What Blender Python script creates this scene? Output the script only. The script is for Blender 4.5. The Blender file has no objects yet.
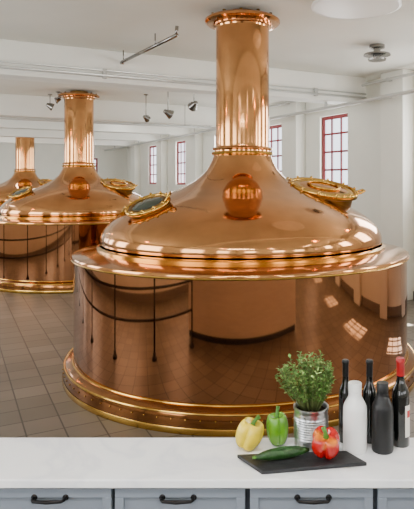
import bpy, math, random
from mathutils import Matrix, Vector
random.seed(4)
S=0.845
F=580.0; CX=270.0; HY=180.0
CAMZ=2.25*S
TH=math.atan2(.483,.876)
CV=Vector((-0.37,7.18,0))
HM=Matrix.Translation(CV*S)@Matrix.Rotation(TH,4,'Z')

# ---------------------------------------------------------------- materials
def lin(c):
    return tuple(((x/255)/12.92 if x/255<=.04045 else ((x/255+.055)/1.055)**2.4) for x in c)+(1,)
def mat(name,rgb,rough=.5,metal=0,noise=0,nscale=5,bump=0,rvar=0,emit=None,estr=0,trans=0,coat=0,stretch=None):
    m=bpy.data.materials.new(name); m.use_nodes=True
    nt=m.node_tree; b=nt.nodes['Principled BSDF']
    col=lin(rgb)
    b.inputs['Base Color'].default_value=col
    b.inputs['Roughness'].default_value=rough
    b.inputs['Metallic'].default_value=metal
    b.inputs['Coat Weight'].default_value=coat
    b.inputs['Transmission Weight'].default_value=trans
    if emit:
        b.inputs['Emission Color'].default_value=lin(emit); b.inputs['Emission Strength'].default_value=estr
    if noise or bump or rvar:
        tc=nt.nodes.new('ShaderNodeTexCoord'); n=nt.nodes.new('ShaderNodeTexNoise')
        n.inputs['Scale'].default_value=nscale; n.inputs['Detail'].default_value=6
        if stretch:
            mp=nt.nodes.new('ShaderNodeMapping'); mp.inputs['Scale'].default_value=stretch
            nt.links.new(tc.outputs['Object'],mp.inputs[0]); nt.links.new(mp.outputs[0],n.inputs[0])
        else: nt.links.new(tc.outputs['Object'],n.inputs[0])
        if noise:
            r=nt.nodes.new('ShaderNodeValToRGB')
            r.color_ramp.elements[0].position=.3; r.color_ramp.elements[1].position=.7
            r.color_ramp.elements[0].color=tuple(max(0,c*(1-noise)) for c in col[:3])+(1,)
            r.color_ramp.elements[1].color=tuple(min(1,c*(1+noise)) for c in col[:3])+(1,)
            nt.links.new(n.outputs[0],r.inputs[0]); nt.links.new(r.outputs[0],b.inputs['Base Color'])
        if rvar:
            mr=nt.nodes.new('ShaderNodeMapRange'); mr.inputs[3].default_value=max(0,rough-rvar); mr.inputs[4].default_value=rough+rvar
            nt.links.new(n.outputs[0],mr.inputs[0]); nt.links.new(mr.outputs[0],b.inputs['Roughness'])
        if bump:
            bp=nt.nodes.new('ShaderNodeBump'); bp.inputs['Strength'].default_value=bump; bp.inputs['Distance'].default_value=.02
            nt.links.new(n.outputs[0],bp.inputs['Height']); nt.links.new(bp.outputs[0],b.inputs['Normal'])
    return m
M={}
M['copper']=mat('copper_polished',(203,145,93),.09,1,noise=.20,nscale=2.5,rvar=.03)
M['copperd']=mat('copper_drum',(182,126,87),.04,1,noise=.15,nscale=1.6,rvar=.015)
M['copperf']=mat('copper_foot',(152,100,58),.12,1,noise=.15,nscale=2,rvar=.04)
M['brass']=mat('brass',(204,160,78),.18,1,noise=.15,nscale=6,rvar=.06)
M['brassd']=mat('brass_dark',(130,98,52),.35,1,noise=.2,nscale=8)
M['glassd']=mat('hatch_glass',(40,52,40),.06,0,coat=.5)
M['wall']=mat('wall_paint',(232,232,222),.75,0,noise=.03,nscale=1.5)
M['ceil']=mat('ceiling_paint',(226,226,216),.8,0,noise=.03,nscale=1.2)
M['beam']=mat('beam_paint',(238,238,230),.7,0,noise=.02,nscale=2)
M['pipe']=mat('pipe_paint',(186,186,180),.45)
M['red']=mat('window_red',(132,28,34),.45)
M['chrome']=mat('chrome',(140,138,134),.22,1)
M['dkmetal']=mat('dark_metal',(52,48,46),.4,.8)
M['rail']=mat('railing_paint',(24,20,18),.4,.0)
M['lampw']=mat('lamp_white',(245,245,240),.4)
M['bulb']=mat('lamp_bulb',(255,240,200),.4,emit=(255,170,80),estr=80)
M['tube']=mat('added_lamp_tube',(255,250,240),.4,emit=(255,246,232),estr=3)  # glow of the added battens
M['base']=mat('baseboard_paint',(120,112,104),.5)
M['cab']=mat('cabinet_paint',(126,134,145),.42,0,noise=.02,nscale=3)
M['backpan']=mat('counter_back_panel',(196,188,176),.6,0,noise=.05,nscale=4,stretch=(1,1,12))  # paled in colour to brighten its reflection in the drum
M['gap']=mat('cabinet_gap',(40,46,54),.7)
M['handle']=mat('handle_iron',(38,36,36),.35,.8)
M['slate']=mat('slate',(30,31,34),.55,0,noise=.25,nscale=30,bump=.15)
M['pyel']=mat('pepper_yellow',(228,200,34),.22,0,noise=.12,nscale=25,coat=.4)
M['pgrn']=mat('pepper_green',(88,146,22),.22,0,noise=.25,nscale=22,coat=.4)
M['stem']=mat('pepper_stem',(70,118,32),.5,0,noise=.2,nscale=60)
M['cuc']=mat('cucumber_skin',(30,66,22),.35,0,noise=.4,nscale=50,bump=.3)
M['leaf']=mat('herb_leaf',(84,126,50),.6,0,noise=.35,nscale=30)
M['leaf2']=mat('herb_leaf_light',(138,170,90),.6,0,noise=.2,nscale=30)
M['twig']=mat('herb_stem',(94,104,52),.7)
M['soil']=mat('soil',(50,36,26),.9,0,noise=.4,nscale=80)
M['tin']=mat('galvanised_tin',(206,208,210),.3,1,noise=.12,nscale=12,rvar=.08)
M['bdark']=mat('bottle_dark_glass',(10,11,10),.08,0,coat=.6)
M['bblack']=mat('bottle_black',(16,16,18),.38)
M['bwhite']=mat('bottle_white_ceramic',(238,238,236),.3,coat=.3)
M['cap']=mat('capsule_red',(160,16,22),.35)
M['label']=mat('label_paper',(232,228,218),.7)
M['labred']=mat('label_red',(176,40,40),.6)
def pane():
    m=bpy.data.materials.new('window_pane'); m.use_nodes=True; nt=m.node_tree
    nt.nodes.remove(nt.nodes['Principled BSDF']); out=nt.nodes['Material Output']
    t=nt.nodes.new('ShaderNodeBsdfTransparent'); e=nt.nodes.new('ShaderNodeEmission'); e.inputs[0].default_value=lin((232,240,252)); e.inputs[1].default_value=3.4
    x=nt.nodes.new('ShaderNodeMixShader'); x.inputs[0].default_value=.5
    nt.links.new(t.outputs[0],x.inputs[1]); nt.links.new(e.outputs[0],x.inputs[2]); nt.links.new(x.outputs[0],out.inputs[0]); return m
M['pane']=pane()
def pepper_red():
    m=mat('pepper_red',(200,30,22),.2,coat=.5); nt=m.node_tree; b=nt.nodes['Principled BSDF']
    tc=nt.nodes.new('ShaderNodeTexCoord'); n=nt.nodes.new('ShaderNodeTexNoise'); n.inputs['Scale'].default_value=14; n.inputs['Detail'].default_value=1
    r=nt.nodes.new('ShaderNodeValToRGB'); e=r.color_ramp.elements
    e[0].position=.62; e[0].color=lin((180,10,10)); e[1].position=.72; e[1].color=lin((222,120,24))
    nt.links.new(tc.outputs['Object'],n.inputs[0]); nt.links.new(n.outputs[0],r.inputs[0]); nt.links.new(r.outputs[0],b.inputs['Base Color'])
    return m
M['pred']=pepper_red()
def marble():
    m=mat('marble_white',(240,240,240),.22,coat=.2); nt=m.node_tree; b=nt.nodes['Principled BSDF']
    tc=nt.nodes.new('ShaderNodeTexCoord'); n=nt.nodes.new('ShaderNodeTexNoise'); n.inputs['Scale'].default_value=2.2; n.inputs['Detail'].default_value=9; n.inputs['Distortion'].default_value=1.4
    r=nt.nodes.new('ShaderNodeValToRGB'); e=r.color_ramp.elements
    e[0].position=.44; e[0].color=lin((246,247,248)); e[1].position=.5; e[1].color=lin((234,236,240))
    e2=r.color_ramp.elements.new(.56); e2.color=lin((246,247,248))
    nt.links.new(tc.outputs['Object'],n.inputs[0]); nt.links.new(n.outputs[0],r.inputs[0]); nt.links.new(r.outputs[0],b.inputs['Base Color'])
    return m
M['marble']=marble()
def tiles():
    m=mat('floor_tiles',(130,110,95),.45); nt=m.node_tree; b=nt.nodes['Principled BSDF']
    tc=nt.nodes.new('ShaderNodeTexCoord'); br=nt.nodes.new('ShaderNodeTexBrick')
    br.offset=0.0; br.squash=1
    br.inputs['Scale'].default_value=1; br.inputs['Brick Width'].default_value=.27; br.inputs['Row Height'].default_value=.27
    br.inputs['Mortar Size'].default_value=.007; br.inputs['Mortar Smooth'].default_value=.3
    br.inputs['Color1'].default_value=lin((122,114,102)); br.inputs['Color2'].default_value=lin((102,95,84)); br.inputs['Mortar'].default_value=lin((58,53,47))
    n=nt.nodes.new('ShaderNodeTexNoise'); n.inputs['Scale'].default_value=1.2; n.inputs['Detail'].default_value=5
    mx=nt.nodes.new('ShaderNodeMix'); mx.data_type='RGBA'; mx.blend_type='MULTIPLY'; mx.inputs[0].default_value=.5
    rr=nt.nodes.new('ShaderNodeValToRGB'); rr.color_ramp.elements[0].position=.3; rr.color_ramp.elements[0].color=(.47,.46,.45,1); rr.color_ramp.elements[1].position=.65
    nt.links.new(tc.outputs['Object'],br.inputs['Vector']); nt.links.new(tc.outputs['Object'],n.inputs[0]); nt.links.new(n.outputs[0],rr.inputs[0])
    nt.links.new(br.outputs['Color'],mx.inputs[6]); nt.links.new(rr.outputs[0],mx.inputs[7]); nt.links.new(mx.outputs[2],b.inputs['Base Color'])
    bp=nt.nodes.new('ShaderNodeBump'); bp.inputs['Strength'].default_value=.4; bp.inputs['Distance'].default_value=.004; bp.invert=True
    nt.links.new(br.outputs['Fac'],bp.inputs['Height']); nt.links.new(bp.outputs[0],b.inputs['Normal'])
    return m
M['tiles']=tiles()

# ---------------------------------------------------------------- geometry builder
class G:
    def __init__(s): s.v=[];s.f=[];s.m=[];s.sm=[];s.mats=[]
    def mi(s,k):
        if k not in s.mats: s.mats.append(k)
        return s.mats.index(k)
    def add(s,vs,fs,k,smooth=False,mx=None):
        o=len(s.v); i=s.mi(k)
        for p in vs:
            p=Vector(p)
            if mx is not None: p=mx@p
            s.v.append(p)
        for f in fs: s.f.append([a+o for a in f]); s.m.append(i); s.sm.append(smooth)
    def box(s,x0,x1,y0,y1,z0,z1,k,mx=None):
        vs=[(x,y,z) for z in(z0,z1) for y in(y0,y1) for x in(x0,x1)]
        s.add(vs,[(0,2,3,1),(4,5,7,6),(0,1,5,4),(2,6,7,3),(0,4,6,2),(1,3,7,5)],k,False,mx)
    def lathe(s,prof,k,n=48,mx=None,smooth=True,lobes=None,close=True):
        vs=[];fs=[]
        for (r,z) in prof:
            for j in range(n):
                a=2*math.pi*j/n; rr=r*(lobes(a,z) if lobes else 1)
                vs.append((rr*math.cos(a),rr*math.sin(a),z))
        for i in range(len(prof)-1):
            for j in range(n):
                j2=(j+1)%n
                fs.append((i*n+j,i*n+j2,(i+1)*n+j2,(i+1)*n+j))
        if close:
            if prof[0][0]>1e-5: fs.append(tuple(range(n))[::-1])
            if prof[-1][0]>1e-5: fs.append(tuple((len(prof)-1)*n+j for j in range(n)))
        s.add(vs,fs,k,smooth,mx)
    def tube(s,pts,r,k,n=10,mx=None,smooth=True):
        pts=[Vector(p) for p in pts]; vs=[];fs=[]
        rs=r if isinstance(r,(list,tuple)) else [r]*len(pts)
        for i,p in enumerate(pts):
            if i==0:t=pts[1]-p
            elif i==len(pts)-1:t=p-pts[i-1]
            else:t=(pts[i+1]-pts[i-1])
            t.normalize()
            up=Vector((0,0,1)) if abs(t.z)<.9 else Vector((1,0,0))
            if i>0:
                up=prev
            a=(up-t*up.dot(t)).normalized(); b=t.cross(a); prev=a
            for j in range(n):
                q=2*math.pi*j/n
                vs.append(p+(a*math.cos(q)+b*math.sin(q))*rs[i])
        for i in range(len(pts)-1):
            for j in range(n):
                j2=(j+1)%n; fs.append((i*n+j,i*n+j2,(i+1)*n+j2,(i+1)*n+j))
        fs.append(tuple(range(n))[::-1]); fs.append(tuple((len(pts)-1)*n+j for j in range(n)))
        s.add(vs,fs,k,smooth,mx)
    def torus(s,R,r,z,k,n=64,m=10,mx=None,sy=1):
        vs=[];fs=[]
        for i in range(n):
            a=2*math.pi*i/n
            for j in range(m):
                b=2*math.pi*j/m
                vs.append(((R+r*math.cos(b))*math.cos(a),(R+r*math.cos(b))*math.sin(a)*sy,z+r*math.sin(b)))
        for i in range(n):
            for j in range(m):
                fs.append((i*m+j,((i+1)%n)*m+j,((i+1)%n)*m+(j+1)%m,i*m+(j+1)%m))
        s.add(vs,fs,k,True,mx)
    def obj(s,name,parent=None,matrix=None,bevel=0,auto=None):
        me=bpy.data.meshes.new(name); me.from_pydata([tuple(p) for p in s.v],[],s.f); 
        for k in s.mats: me.materials.append(M[k])
        for p,i,sm in zip(me.polygons,s.m,s.sm): p.material_index=i; p.use_smooth=sm
        me.validate(); me.update()
        import bmesh
        bm=bmesh.new(); bm.from_mesh(me); bmesh.ops.recalc_face_normals(bm,faces=bm.faces)
        if auto:
            for e in bm.edges:
                if len(e.link_faces)==2 and e.calc_face_angle(0)>auto: e.smooth=False
        bm.to_mesh(me); bm.free()
        ob=bpy.data.objects.new(name,me); bpy.context.scene.collection.objects.link(ob)
        if matrix is not None: ob.matrix_world=matrix
        if parent: ob.parent=parent
        if bevel:
            b=ob.modifiers.new('bevel','BEVEL'); b.width=bevel; b.segments=2; b.limit_method='ANGLE'; b.angle_limit=.7
        return ob
def empty(name,loc,rot=0):
    e=bpy.data.objects.new(name,None); e.location=loc; e.rotation_euler=(0,0,rot); e.empty_display_size=.1
    bpy.context.scene.collection.objects.link(e); return e
SM=Matrix.Scale(S,4)
def W(px,py,d):
    return Vector(((px-CX)/F*d, d, 2.25+(HY-py)/F*d))*S

# ---------------------------------------------------------------- kettles
def frame(c,xa,za):
    xa=Vector(xa).normalized(); za=Vector(za); za=(za-xa*za.dot(xa)).normalized(); ya=za.cross(xa)
    m=Matrix.Identity(4)
    for i in range(3): m[i][0]=xa[i];m[i][1]=ya[i];m[i][2]=za[i];m[i][3]=c[i]
    return m
def smoothprof(pts,sub=6):
    out=[]
    P=[Vector((a,b)) for a,b in pts]
    for i in range(len(P)-1):
        p0=P[max(i-1,0)];p1=P[i];p2=P[i+1];p3=P[min(i+2,len(P)-1)]
        for j in range(sub):
            t=j/sub
            q=.5*((2*p1)+(p2-p0)*t+(2*p0-5*p1+4*p2-p3)*t*t+(3*p1-p0-3*p2+p3)*t**3)
            out.append((q.x,q.y))
    out.append(tuple(P[-1])); return out
def hatch(c,xa,za,a,b,open_lid):
    g=G(); m=SM@frame(c,xa,za); sc=Matrix.Diagonal((1,b/a,1,1)); mm=m@sc
    g.lathe([(a*.86,-.14),(a*.88,-.02),(a*1.0,0.0),(a*1.0,.03),(a*.9,.035)],'brassd',40,mm)
    g.torus(a*.95,.028,.04,'brass',48,10,mm)
    g.lathe([(a*.9,.04),(a*.86,.055),(a*.72,.06),(a*.68,.05)],'brass' if open_lid else 'brassd',40,mm,close=False)
    g.lathe([(a*.70,.052),(a*.4,.068),(0.001,.075)],'glassd' if not open_lid else 'copper',40,mm,close=False)
    if open_lid: g.torus(a*.45,.016,.075,'brass',40,8,mm)
    for i in range(12):
        q=2*math.pi*i/12
        g.lathe([(.016,.03),(.016,.075),(.009,.085),(0.001,.088)],'brass',8,m@Matrix.Translation((a*.97*math.cos(q),b*.97*math.sin(q),0)))
    g.box(-a*1.15,-a*.88,-.05,.05,.0,.055,'brassd',m)
    g.tube([(-a*1.10,-.08,.04),(-a*1.10,.08,.04)],.024,'brass',10,m)
    g.tube([(a*.92,-.06,.06),(a*1.10,-.06,.10),(a*1.16,0,.11),(a*1.10,.06,.10),(a*.92,.06,.06)],.014,'brass',8,m)
    return g
def kettle(X,Y,nseg=160):
    e=empty('brewing_kettle',(X*S,Y*S,0))
    g=G()
    g.lathe([(2.10,0.0),(2.105,.01),(2.105,.05),(2.10,.06)],'brass',nseg,SM,close=False)
    g.lathe([(2.095,.055),(2.092,.10),(2.088,.15),(2.075,.18)],'copperf',nseg,SM,close=False)
    g.lathe([(2.075,.18),(2.04,.205),(1.985,.225)],'copperf',nseg,SM,close=False)
    g.torus(2.078,.013,.18,'brass',nseg,8,SM)
    g.torus(1.992,.012,.225,'brass',nseg,8,SM)
    for i in range(96):
        q=2*math.pi*i/96
        g.lathe([(.010,-.01),(.009,.008),(.001,.012)],'brass',6,SM@Matrix.Rotation(q,4,'Z')@Matrix.Translation((2.09,0,.125))@Matrix.Rotation(math.pi/2,4,'Y'))
    g.obj('foot_ring',e,auto=.6)
    g=G(); g.lathe([(1.985,.22),(1.985,.6),(1.985,1.0),(1.985,1.345)],'copperd',nseg,SM,close=False); g.obj('drum',e)
    g=G(); g.lathe([(1.985,1.345),(2.0,1.347),(2.006,1.355),(2.006,1.385),(2.0,1.397),(1.97,1.405),(1.85,1.425),(1.72,1.455)],'copper',nseg,SM,close=False)
    g.torus(2.004,.010,1.36,'brass',nseg,6,SM)
    g.obj('rim',e,auto=.7)
    g=G()
    g.lathe([(1.73,1.45),(1.735,1.475),(1.70,1.49)],'brass',nseg,SM,close=False)
    dome=smoothprof([(1.675,1.485),(1.695,1.54),(1.68,1.62),(1.615,1.72),(1.485,1.828),(1.30,1.932),(1.10,2.020),(.90,2.095),(.72,2.170),(.57,2.255),(.455,2.358),(.39,2.465),(.35,2.57)])
    g.lathe(dome,'copper',nseg,SM,close=False)
    g.obj('dome',e,auto=.9)
    g=G()
    g.torus(.362,.022,2.575,'brass',64,8,SM)
    g.torus(.355,.018,2.63,'copper',64,8,SM)
    g.lathe([(.345,2.57),(.345,2.64),(.330,2.655),(.329,2.67),(.329,2.7),(.329,3.2),(.329,3.7),(.329,4.08),(.329,4.11)],'copper',96,SM,close=False)
    g.lathe([(.329,4.11),(.335,4.13),(.36,4.135),(.36,4.16),(.33,4.165)],'copper',96,SM,close=False)
    g.lathe([(.33,4.16),(.44,4.17),(.465,4.19),(.465,4.215),(.44,4.235),(.30,4.24)],'copper',64,SM,close=False)
    g.lathe([(.30,4.22),(.30,4.26),(.20,4.262),(.20,4.315)],'brassd',48,SM,close=False)
    for i in range(12):
        q=2*math.pi*i/12
        g.lathe([(.02,4.23),(.02,4.262),(.001,4.268)],'brassd',8,SM@Matrix.Translation((.40*math.cos(q),.40*math.sin(q),0)))
    g.obj('chimney_column',e,auto=.4)
    q=math.radians(-14); er=Vector((math.cos(q),math.sin(q),0))
    c=er*1.00+Vector((0,0,2.115))
    hatch(c,er*1+Vector((0,0,-.20)),Vector((.12,-.34,1)),.42,.27,True).obj('manway_hatch_right',e,auto=.8)
    q=math.radians(221); er=Vector((math.cos(q),math.sin(q),0))
    c=er*1.30+Vector((0,0,1.945))
    hatch(c,Vector((1,-.15,.24)),Vector((-.26,-.46,1)),.25,.21,False).obj('manway_hatch_left',e,auto=.8)
    return e
kettle(-.34,7.18)
kettle(-4.46,13.55,120)
kettle(-9.0,21.3,96)

# ---------------------------------------------------------------- room shell (hall frame; v across, u along)
VL,VR,U0,U1,CZ=-7.0,4.5,-12.0,22.0,4.32
def hall(g,name,parent=None,bevel=0,auto=None):
    o=g.obj(name,None,HM,bevel,auto)
    return o
g=G(); g.box(VL-.5,VR+.5,U0-.5,U1+.5,-.2,0,'tiles',SM); hall(g,'floor')
g=G(); g.box(VL-.5,VR+.3,U0-.5,U1+.5,CZ,CZ+.2,'ceil',SM); hall(g,'ceiling')
WZ0,WZ1=2.07,3.73
wins=[(-9.6,-8.55),(-6.9,-5.85),(-4.5,-3.15),(-1.9,-.85),(.4,1.45),(3.86,4.95),(6.76,7.82),(10.2,11.2),(13.9,14.95),(17.1,18.5)]
def wall_long(name,v0,v1,ws,z0,z1):
    g=G(); a=U0-.4
    g.box(v0,v1,a,U1+.4,0,z0,'wall',SM); g.box(v0,v1,a,U1+.4,z1,CZ,'wall',SM)
    for w in ws+[(U1+.4,None)]:
        g.box(v0,v1,a,w[0],z0,z1,'wall',SM); a=w[1]
    return g
hall(wall_long('r',VR,VR+.3,wins,WZ0,WZ1),'wall_right')
lw=[(-10,-7.5),(-5.5,-3),(-1,1.5),(3.5,6),(8,10.5),(12.5,15),(17,19.5)]  # unseen windows, added for light and reflections from the left
hall(wall_long('l',VL-.45,VL,lw,1.2,3.7),'wall_left')
ew=[(-3.9,-2.9),(2.2,3.1)]
def wall_cross(u0,u1,ws,z0,z1):
    g=G(); a=VL
    g.box(VL,VR,u0,u1,0,z0,'wall',SM); g.box(VL,VR,u0,u1,z1,CZ,'wall',SM)
    for w in ws+[(VR,None)]:
        g.box(a,w[0],u0,u1,z0,z1,'wall',SM); a=w[1]
    return g
hall(wall_cross(U1,U1+.4,ew,1.9,3.3),'wall_back')
bw=[(-5.5,-3.6),(-1.2,.7),(2.4,3.6)]  # unseen windows behind the camera, added for reflections
hall(wall_cross(U0-.4,U0,bw,1.6,3.4),'wall_front')
wn=[0]
def window(axis,pos,a,b,z0,z1,inward,nx=3,nz=4):
    wn[0]+=1; g=G()
    def bx(a0,a1,c0,c1,zz0,zz1,k):
        c0,c1=min(c0,c1),max(c0,c1)
        if axis=='v': g.box(c0,c1,a0,a1,zz0,zz1,k,SM)
        else: g.box(a0,a1,c0,c1,zz0,zz1,k,SM)
    p=pos; t=.08; w=.08
    bx(a,a+w,p-t,p,z0,z1,'red'); bx(b-w,b,p-t,p,z0,z1,'red'); bx(a,b,p-t,p,z0,z0+w,'red'); bx(a,b,p-t,p,z1-w,z1,'red')
    for i in range(1,nx):
        x=a+(b-a)*i/nx; bx(x-.022,x+.022,p-t*.8,p-.01,z0,z1,'red')
    for i in range(1,nz):
        z=z0+(z1-z0)*i/nz; bx(a,b,p-t*.7,p-.01,z-.022,z+.022,'red')
    bx(a,b,p-t*.5-.004,p-t*.5+.004,z0+.02,z1-.02,'pane')
    hall(g,'window_%d'%wn[0])
for a,b in wins: window('v',VR+.14,a,b,WZ0,WZ1,-1)
for a,b in lw: window('v',VL-.12,a,b,1.2,3.7,1,3,5)
for a,b in ew: window('u',U1+.2,a,b,1.9,3.3,-1)
for a,b in bw: window('u',U0-.12,a,b,1.6,3.4,1,3,4)
PU=[-7.7,-5.05,-2.55,-.2,2.1,5.9,9.0,12.5,16.2,20]
tn=0
for u in PU:
    tn+=1; g=G(); g.box(VR-.28,VR,u-.32,u+.32,0,CZ,'wall',SM); hall(g,'trim_%d'%tn,bevel=.01)
BU=[-9.3,-3.1,3.1,9.0,12.5,16.2,20]
for u in BU:
    g=G(); g.box(VL,VR-.28,u-.22,u+.22,3.80,CZ,'beam',SM); hall(g,'ceiling_beam',bevel=.01)
g=G(); g.box(VR-.03,VR,U0,U1,0,.16,'base',SM); hall(g,'baseboard_right')
g=G(); g.box(VL,VR,U1-.03,U1,0,.16,'base',SM); hall(g,'baseboard_back')
g=G(); g.box(VL,VL+.03,U0,U1,0,.16,'base',SM); hall(g,'baseboard_left')
g=G(); g.tube([(VR-.38,U0+.05,3.84),(VR-.38,U1-.05,3.84)],.04,'pipe',12,SM)
for u in PU: g.box(VR-.42,VR-.28,u-.03,u+.03,3.81,3.87,'pipe',SM)
hall(g,'wall_pipe')
g=G(); g.tube([(VR-1.1,U0+.05,3.68),(VR-1.1,U1-.05,3.68)],.03,'pipe',12,SM)
for u in BU: g.box(VR-1.12,VR-1.08,u-.02,u+.02,3.68,3.80,'pipe',SM)
hall(g,'ceiling_pipe')
g=G(); g.tube([(-3.6,3.35,4.22),(-3.6,U1-.1,4.22)],.03,'pipe',12,SM); hall(g,'ceiling_pipe')
g=G(); g.tube([(VL+.1,8.6,3.72),(VR-.1,8.6,3.72)],.035,'pipe',12,SM)
for v in (-5,-2.5,0,2.5): g.tube([(v,8.6,3.72),(v,8.6,CZ)],.012,'pipe',8,SM)
hall(g,'ceiling_pipe')
g=G(); g.tube([(VL+.1,2.84,3.90),(VR-.3,2.84,3.90)],.022,'pipe',10,SM)
g.tube([(VL+.1,2.84,3.98),(VR-.3,2.84,3.98)],.014,'pipe',10,SM)
for v in (-5,-3,-1,1,3): g.box(v-.03,v+.03,2.82,2.88,3.86,4.01,'pipe',SM)
hall(g,'wall_pipe')
g=G(); g.tube([(VR-.36,U0+.05,4.16),(VR-.36,U1-.05,4.16)],.03,'pipe',12,SM)
for u in PU: g.box(VR-.39,VR-.28,u-.03,u+.03,4.13,4.19,'pipe',SM)
hall(g,'wall_pipe')
# guard railing along the walkway (mirrored in the copper drum)
g=G(); rv=-3.45; us=[-2.95+1.42*i for i in range(17)]
for u in us:
    g.tube([(rv,u,0),(rv,u,1.28)],.028,'rail',10,SM)
    g.lathe([(.09,0),(.09,.03),(.05,.05),(.05,.09),(.001,.10)],'rail',16,SM@Matrix.Translation((rv,u,0)))
    g.lathe([(.001,1.25),(.035,1.265),(.05,1.30),(.035,1.335),(.001,1.35)],'rail',14,SM@Matrix.Translation((rv,u,0)))
for z in (.50,.90,1.28): g.tube([(rv,us[0],z),(rv,us[-1],z)],.020,'rail',10,SM)
hall(g,'guard_railing')

# suspended bar near ceiling
g=G()
p0=W(122,62,9.3); p1=W(177,35,7.6)
dr=(p1-p0).normalized()
g.tube([p0,p1],.022,'chrome',10)
for t in (.03,.65):
    q=p0.lerp(p1,t); g.tube([q,Vector((q.x,q.y,CZ*S))],.008,'chrome',8)
g.tube([p1-dr*.02,p1+Vector((0,0,.10))],.02,'chrome',10); g.tube([p0,p0+Vector((0,0,-.03))],.028,'chrome',10)
g.obj('suspended_bar_lamp')
def spot(px,py,d,yaw,sz=1.0):
    c=W(px,py,d); g=G()
    g.tube([(c.x,c.y,c.z+.04),(c.x,c.y,CZ*S)],.008,'chrome',8)
    g.lathe([(.045,CZ*S-.02),(.045,CZ*S)],'chrome',20,Matrix.Translation((c.x,c.y,0)))
    m=Matrix.Translation(c)@Matrix.Rotation(yaw,4,'Z')@Matrix.Rotation(math.radians(115),4,'Y')@Matrix.Scale(sz,4)
    g.lathe([(.001,-.09),(.035,-.085),(.045,-.05),(.06,.0),(.085,.05),(.09,.07),(.08,.07)],'chrome',24,m,close=False)
    g.lathe([(.078,.05),(.001,.045)],'lampw',24,m,close=False)
    g.tube([(c.x-.05,c.y,c.z+.0),(c.x-.05,c.y,c.z+.05),(c.x+.05,c.y,c.z+.05),(c.x+.05,c.y,c.z)],.008,'chrome',6)
    g.obj('spotlight_lamp')
spot(168,113,12.5,.6); spot(194,105,12.0,2.2); spot(146,118,14,1,.8)
spot(37,112,14.5,2.6,.9); spot(50,106,14,.4,.9); spot(58,100,13.6,3.6,.7)
spot(12,122,18,.3,.8)
c=W(356,0,6.5)
g=G(); T=Matrix.Translation((c.x,c.y,CZ*S))
g.lathe([(.06,0),(.06,-.05),(.38,-.06),(.42,-.085),(.425,-.11),(.40,-.115)],'lampw',56,T,close=False)
g.lathe([(.40,-.113),(.001,-.118)],'lampw',56,T,close=False); g.obj('ceiling_disc_lamp')
c=W(377,40,8.9); T=Matrix.Translation((c.x,c.y,CZ*S))
g=G(); g.lathe([(.10,0),(.10,-.04),(.045,-.05),(.045,-.10),(.17,-.115),(.175,-.135),(.05,-.145),(.05,-.17),(.12,-.18),(.115,-.20),(.001,-.21)],'chrome',40,T); g.obj('ceiling_vent_lamp',auto=.5)

for (v,u) in [(-3.6,-4.5),(-1.0,-6.5),(1.6,-3.4),(-4.6,.5),(3.0,-1.2),(-4.0,6.5),(-4.0,13)]:
    g=G(); T=Matrix.Translation(Vector((v,u,3.62))*S)
    g.tube([(0,0,.05),(0,0,(CZ-3.62)*S)],.006,'dkmetal',6,T)
    g.lathe([(.02,.09),(.03,.05),(.10,.0),(.105,-.01)],'dkmetal',24,T,close=False)
    g.lathe([(.001,-.06),(.04,-.05),(.06,-.015),(.04,.02),(.001,.04)],'bulb',16,T)
    hall(g,'pendant_lamp')
for (v,u) in [(-4.8,-6.3),(-.8,-8.0),(2.2,-6.2),(-4.6,11),(1.6,11),(-1,18.2)]:  # batten fixtures added to light the hall
    g=G(); g.box(v-.12,v+.12,u-1.0,u+1.0,CZ-.09,CZ,'beam',SM); g.box(v-.08,v+.08,u-.97,u+.97,CZ-.12,CZ-.09,'tube',SM)
    hall(g,'added_batten_lamp')

# ---------------------------------------------------------------- kitchen counter
CT=CAMZ-.95
e=empty('kitchen_counter',(0,0,0))
XL,XR=-2.0,1.9
g=G(); g.box(XL-.02,XR+.02,1.837,2.142,CT-.028,CT,'marble'); g.obj('countertop',e,bevel=.004)
g=G(); g.box(XL,XR,1.872,2.11,.08,CT-.028,'cab'); g.box(XL,XR,2.11,2.12,.08,CT-.028,'backpan'); g.box(XL+.02,XR-.02,1.93,2.10,0,.08,'gap'); g.box(XL,XR,1.868,1.8725,.08,CT-.03,'gap'); g.obj('cabinet_body',e)
sc=F/1.85
seams=[(-270,-144),(-142,-16),(-14,112),(114,246),(249,374),(377,503),(505,631)]
hc=[None,None,50,178,313,441,None]
for i,(a,b) in enumerate(seams):
    xa=(a-CX)/sc+.003; xb=(b-CX)/sc-.003
    for kind,(z0,z1) in enumerate(((CT-.20,CT-.036),(.09,CT-.206))):
        g=G(); fr=.028 if kind==0 else .05
        g.box(xa,xb,1.858,1.868,z0,z1,'cab')
        g.box(xa,xb,1.850,1.858,z1-fr,z1,'cab'); g.box(xa,xb,1.850,1.858,z0,z0+fr,'cab')
        g.box(xa,xa+fr,1.850,1.858,z0+fr,z1-fr,'cab'); g.box(xb-fr,xb,1.850,1.858,z0+fr,z1-fr,'cab')
        g.obj('drawer_front_%d'%(i+1) if kind==0 else 'door_front_%d'%(i+1),e,bevel=.0015)
    h=((hc[i]-CX)/sc) if hc[i] else (xa+xb)/2
    g=G(); z=CT-.062
    g.tube([(h-.05,1.852,z),(h-.05,1.832,z),(h-.045,1.824,z),(h,1.820,z),(h+.045,1.824,z),(h+.05,1.832,z),(h+.05,1.852,z)],[.006,.005,.005,.0065,.005,.005,.006],'handle',8)
    for sx in(-.05,.05): g.lathe([(.010,0),(.010,.004),(.006,.006)],'handle',12,Matrix.Translation((h+sx,1.852,z))@Matrix.Rotation(math.pi/2,4,'X'))
    g.obj('handle_%d'%(i+1),e)
g=G(); KX,KY,KZ=-.1,.75,3.0  # unseen lamp added above the frame to brighten the counter
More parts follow.
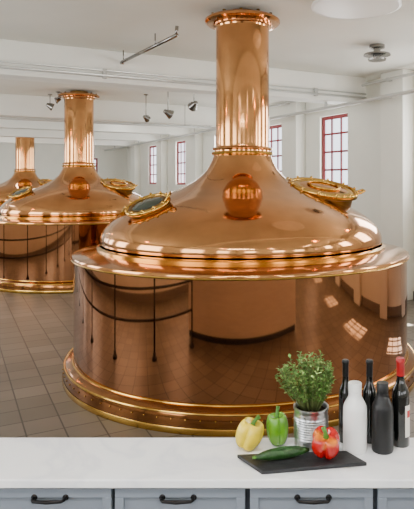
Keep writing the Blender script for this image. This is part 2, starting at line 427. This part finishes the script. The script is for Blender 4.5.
g.box(KX-.9,KX+.9,KY-.09,KY+.09,KZ,KZ+.06,'lampw'); 
for s in(-.7,.7): g.tube([(KX+s,KY,KZ+.06),(KX+s,KY,CZ*S)],.006,'chrome',8)
g.obj('added_counter_lamp')

# ---------------------------------------------------------------- things on the counter
def CP(px,d): return (px-CX)/F*d
def on(px,py):
    d=.95*F/(py-HY); return ((px-CX)/F*d,d)
g=G()
P=[on(237,458),on(262,475),on(367,466),on(346,454)]
zz=CT; n=4
vs=[(x,y,zz+.0005) for x,y in P]+[(x,y,zz+.0125) for x,y in P]
g.add(vs,[(0,1,2,3),(7,6,5,4)]+[(i,(i+1)%4,(i+1)%4+4,i+4) for i in range(4)],'slate')
g.obj('slate_cutting_board',bevel=.002)
BT=CT+.0125
def pepper(name,px,d,base,w,h,key,tilt=0,rot=0,lob=4,tip=.75,amp=.17,taxis='Y'):
    T=Matrix.Translation((CP(px,d),d,base))@Matrix.Rotation(tilt,4,taxis)@Matrix.Rotation(rot,4,'Z')
    g=G(); pr=[]
    N=30
    for i in range(N+1):
        t=i/N
        if t<.14:
            s=t/.14; r=.50*s; z=.07*(1-s*s)
        elif t>.84:
            s=(1-t)/.16; r=.66*s; z=.93-.16*(1-s)**1.3
        else:
            q=(t-.14)/.70; z=q*.93
            base_r=.50+(.66-.50)*q
            r=base_r+ (1-base_r)*math.sin(math.pi*q)**.5*(tip+(1-tip)*q)
        pr.append((max(r,.001)*w/2,z*h))
    def lb(a,z):
        k=abs(math.cos(a*lob/2))
        return 1-amp*(1-k)**1.9+.02*math.sin(a*2+1)
    g.lathe(pr,key,72,T,lobes=lb,close=False)
    zt=h*.78
    g.tube([(0,0,zt-.004),(0,0,zt+h*.12),(w*.05,0,zt+h*.25),(w*.15,0,zt+h*.38)],[w*.13,w*.065,w*.06,w*.08],'stem',10,T)
    g.lathe([(w*.22,zt+.002),(w*.12,zt+h*.05),(.001,zt+h*.055)],'stem',20,T,lobes=lambda a,z:1+.25*math.cos(5*a),close=False)
    ob=g.obj(name)
    mz=min((ob.matrix_world@v.co).z for v in ob.data.vertices)
    ob.location.z+=base-mz
    return ob
pepper('yellow_bell_pepper',245,2.05,CT,.102,.100,'pyel',tilt=.34,rot=.5,lob=4,amp=.24,tip=.85)
pepper('green_bell_pepper',278,2.09,CT,.088,.112,'pgrn',tilt=-.04,rot=1.1,lob=4,tip=.75,amp=.24)
pepper('red_bell_pepper',325,1.975,BT,.108,.092,'pred',tilt=.50,rot=2.2,lob=4,amp=.30,taxis='X')
x0,y0=on(256,467); x1,y1=on(309,459)
g=G(); zc=BT+.0195
d=Vector((x1-x0,y1-y0,0)); pts=[];rs=[]
for i in range(15):
    t=i/14; s=math.sin(math.pi*min(max(t,.02),.98)); pts.append(Vector((x0,y0,zc))+d*t+Vector((0,.006*math.sin(math.pi*t),0))); rs.append(.019*min(1,s**.45+.02))
g.tube(pts,rs,'cuc',20); g.tube([pts[0],pts[0]-d.normalized()*.012],[.006,.004],'stem',8); g.obj('cucumber')
dT=2.08; xT=CP(311,dT); R=.060; H=.142
e=empty('potted_herb',(xT,dT,CT))
g=G(); pr=[(.001,0),(R*.96,0),(R,.004)]
for i in range(26):
    z=.015+i*(H-.035)/25; pr.append((R+(.0022 if 3<i<22 and i%2 else 0),z))
pr+=[(R,H-.012),(R+.003,H-.008),(R+.003,H),(R-.002,H),(R-.004,H-.012),(R-.004,H-.016)]
g.lathe(pr,'tin',64,None,close=False); g.lathe([(R-.003,H-.016),(.001,H-.012)],'soil',32,close=False)
g.obj('tin_can',e,auto=.9)
g=G()
for i in range(120):
    a=random.uniform(0,2*math.pi); rr=random.random()**.6
    hx=.128*rr*math.cos(a); hy=.075*rr*math.sin(a)
    if hx>.078: hx=random.uniform(.06,.084)
    tz=H+.045+.145*(1-rr**2*.55)*random.uniform(.6,1.1)
    top=Vector((hx-.006,hy,tz))
    st=Vector((hx*.3,hy*.3,H-.014)); mid=(st+top)/2+Vector((hx*.18,hy*.18,.012))
    pts=[]
    for k in range(7):
        t=k/6; pts.append(st*(1-t)**2+mid*2*t*(1-t)+top*t*t)
    g.tube(pts,[.0014]*3+[.0011]*4,'twig',5)
    for k in range(15):
        t=.25+.75*k/14; p=st*(1-t)**2+mid*2*t*(1-t)+top*t*t
        an=random.uniform(0,6.28); el=random.uniform(-.2,.9)
        dv=Vector((math.cos(an)*math.cos(el),math.sin(an)*math.cos(el),math.sin(el))); L=random.uniform(.010,.020); w=L*.34
        sd=dv.cross(Vector((random.uniform(-.3,.3),random.uniform(-.3,.3),1))).normalized(); nn=sd.cross(dv)*w*.3
        g.add([p,p+dv*L*.5+sd*w+nn,p+dv*L,p+dv*L*.5-sd*w+nn],[(0,1,2),(0,2,3)],random.choice(['leaf','leaf','leaf2']))
g.obj('herb_foliage',e)
def wine(name,px,d,r,h,cap=None,label=False):
    g=G(); T=Matrix.Translation((CP(px,d),d,CT))
    nr=r*.42
    pr=[(.001,0),(r*.92,0),(r,.004),(r,h*.56),(r*.96,h*.61),(r*.8,h*.66),(r*.55,h*.71),(nr*1.05,h*.76),(nr,h*.80),(nr,h*.96),(nr*1.12,h*.965),(nr*1.12,h*.985),(nr*.9,h),(.001,h)]
    g.lathe(pr,'bdark',40,T,close=False)
    ck=cap or 'bblack'
    g.lathe([(nr*1.06,h*.80),(nr*1.08,h*.955),(nr*1.2,h*.96),(nr*1.2,h*.99),(nr*1.0,h*1.003),(.001,h*1.004)],ck,32,T,close=False)
    if label:
        n=24; vs=[];fs=[]
        for i in range(n+1):
            a=math.radians(-72+110*i/n)
            for z in (h*.12,h*.48): vs.append((r*1.012*math.cos(a),r*1.012*math.sin(a),z))
        for i in range(n): fs.append((2*i,2*i+2,2*i+3,2*i+1))
        g.add(vs,fs,'label',True,T)
        vs=[];fs=[]
        for i in range(9):
            a=math.radians(-58+34*i/8)
            for z in (h*.34,h*.42): vs.append((r*1.022*math.cos(a),r*1.022*math.sin(a),z))
        for i in range(8): fs.append((2*i,2*i+2,2*i+3,2*i+1))
        g.add(vs,fs,'labred',True,T)
    g.obj(name,auto=.8)
wine('wine_bottle',345.5,2.112,.025,.295)
wine('wine_bottle',369.5,2.112,.026,.295)
wine('wine_bottle',400.5,2.085,.032,.310,'cap',True)
def cbottle(name,px,d,r,h,k):
    g=G(); T=Matrix.Translation((CP(px,d),d,CT))
    pr=smoothprof([(r,.006),(r,h*.3),(r,h*.55),(r*.95,h*.66),(r*.74,h*.74),(r*.57,h*.80),(r*.54,h*.86)],4)
    g.lathe([(.001,0),(r*.95,0)]+pr+[(r*.54,h*.865),(r*.50,h*.868),(r*.50,h*.875),(r*.55,h*.878),(r*.56,h*.99),(r*.52,h),(.001,h)],k,48,T,close=False)
    g.obj(name,auto=.6)
cbottle('ceramic_bottle',355,2.04,.042,.238,'bwhite')
cbottle('ceramic_bottle',382.5,2.04,.038,.238,'bblack')

# ---------------------------------------------------------------- lights
def area(name,mx,sx,sy,pw,col=(1,1,1)):
    l=bpy.data.lights.new(name,'AREA'); l.shape='RECTANGLE'; l.size=sx; l.size_y=sy; l.energy=pw; l.color=col
    o=bpy.data.objects.new(name,l); bpy.context.scene.collection.objects.link(o); o.matrix_world=mx; return o
for (v,u,p) in [(-4.8,-6.3,8),(-.8,-8.0,8),(2.2,-6.2,8),(-4.6,11,12),(1.6,11,12),(-1,18.2,18)]:  # added hall lighting, one area light per batten
    area('added_batten_light',HM@Matrix.Translation(Vector((v,u,CZ-.13))*S),.2,1.6,p,(1,.97,.93))
day=(.99,.99,.985)
for a,b in lw:  # fill light added at the unseen left windows
    m=HM@Matrix.Translation(Vector((VL+.02,(a+b)/2,2.45))*S)@Matrix.Rotation(-math.pi/2,4,'Y')
    area('added_fill_left',m,2.4*S,2.4*S,88 if a>-2 else 56,day)
for a,b in wins[1:]:
    m=HM@Matrix.Translation(Vector((VR+.04,(a+b)/2,2.9))*S)@Matrix.Rotation(math.pi/2,4,'Y')
    area('daylight_window_right',m,1.6*S,1.0*S,44,day)
for a,b in bw:  # fill light added at the unseen windows behind the camera
    m=HM@Matrix.Translation(Vector(((a+b)/2,U0+.05,2.5))*S)@Matrix.Rotation(math.pi/2,4,'X')
    area('added_fill_front',m,1.6*S,1.7*S,40,day)
area('added_counter_light',Matrix.Translation((KX,KY,KZ-.01)),1.7,.16,58,(1,.99,.97))  # added light that brightens the countertop from out of view
l=bpy.data.lights.new('sun','SUN'); l.energy=230; l.angle=.01; l.color=(1,.98,.94)
o=bpy.data.objects.new('sun',l); bpy.context.scene.collection.objects.link(o)
el=math.radians(57)
dv=HM.to_3x3()@Vector((-math.cos(el),-.06,-math.sin(el)))
o.rotation_euler=dv.to_track_quat('-Z','Y').to_euler(); o.location=(8,8,8)
w=bpy.data.worlds.new('World'); bpy.context.scene.world=w; w.use_nodes=True
w.node_tree.nodes['Background'].inputs[0].default_value=(.85,.92,1,1); w.node_tree.nodes['Background'].inputs[1].default_value=2.0

# ---------------------------------------------------------------- camera
c=bpy.data.cameras.new('Camera'); co=bpy.data.objects.new('Camera',c); bpy.context.scene.collection.objects.link(co)
co.location=(0,0,CAMZ); co.rotation_euler=(math.pi/2,0,0)
c.sensor_fit='VERTICAL'; c.sensor_height=24; c.lens=F/509*24
c.shift_x=-(CX-207)/509; c.shift_y=-(254.5-HY)/509
c.clip_start=.05; c.clip_end=100
bpy.context.scene.camera=co
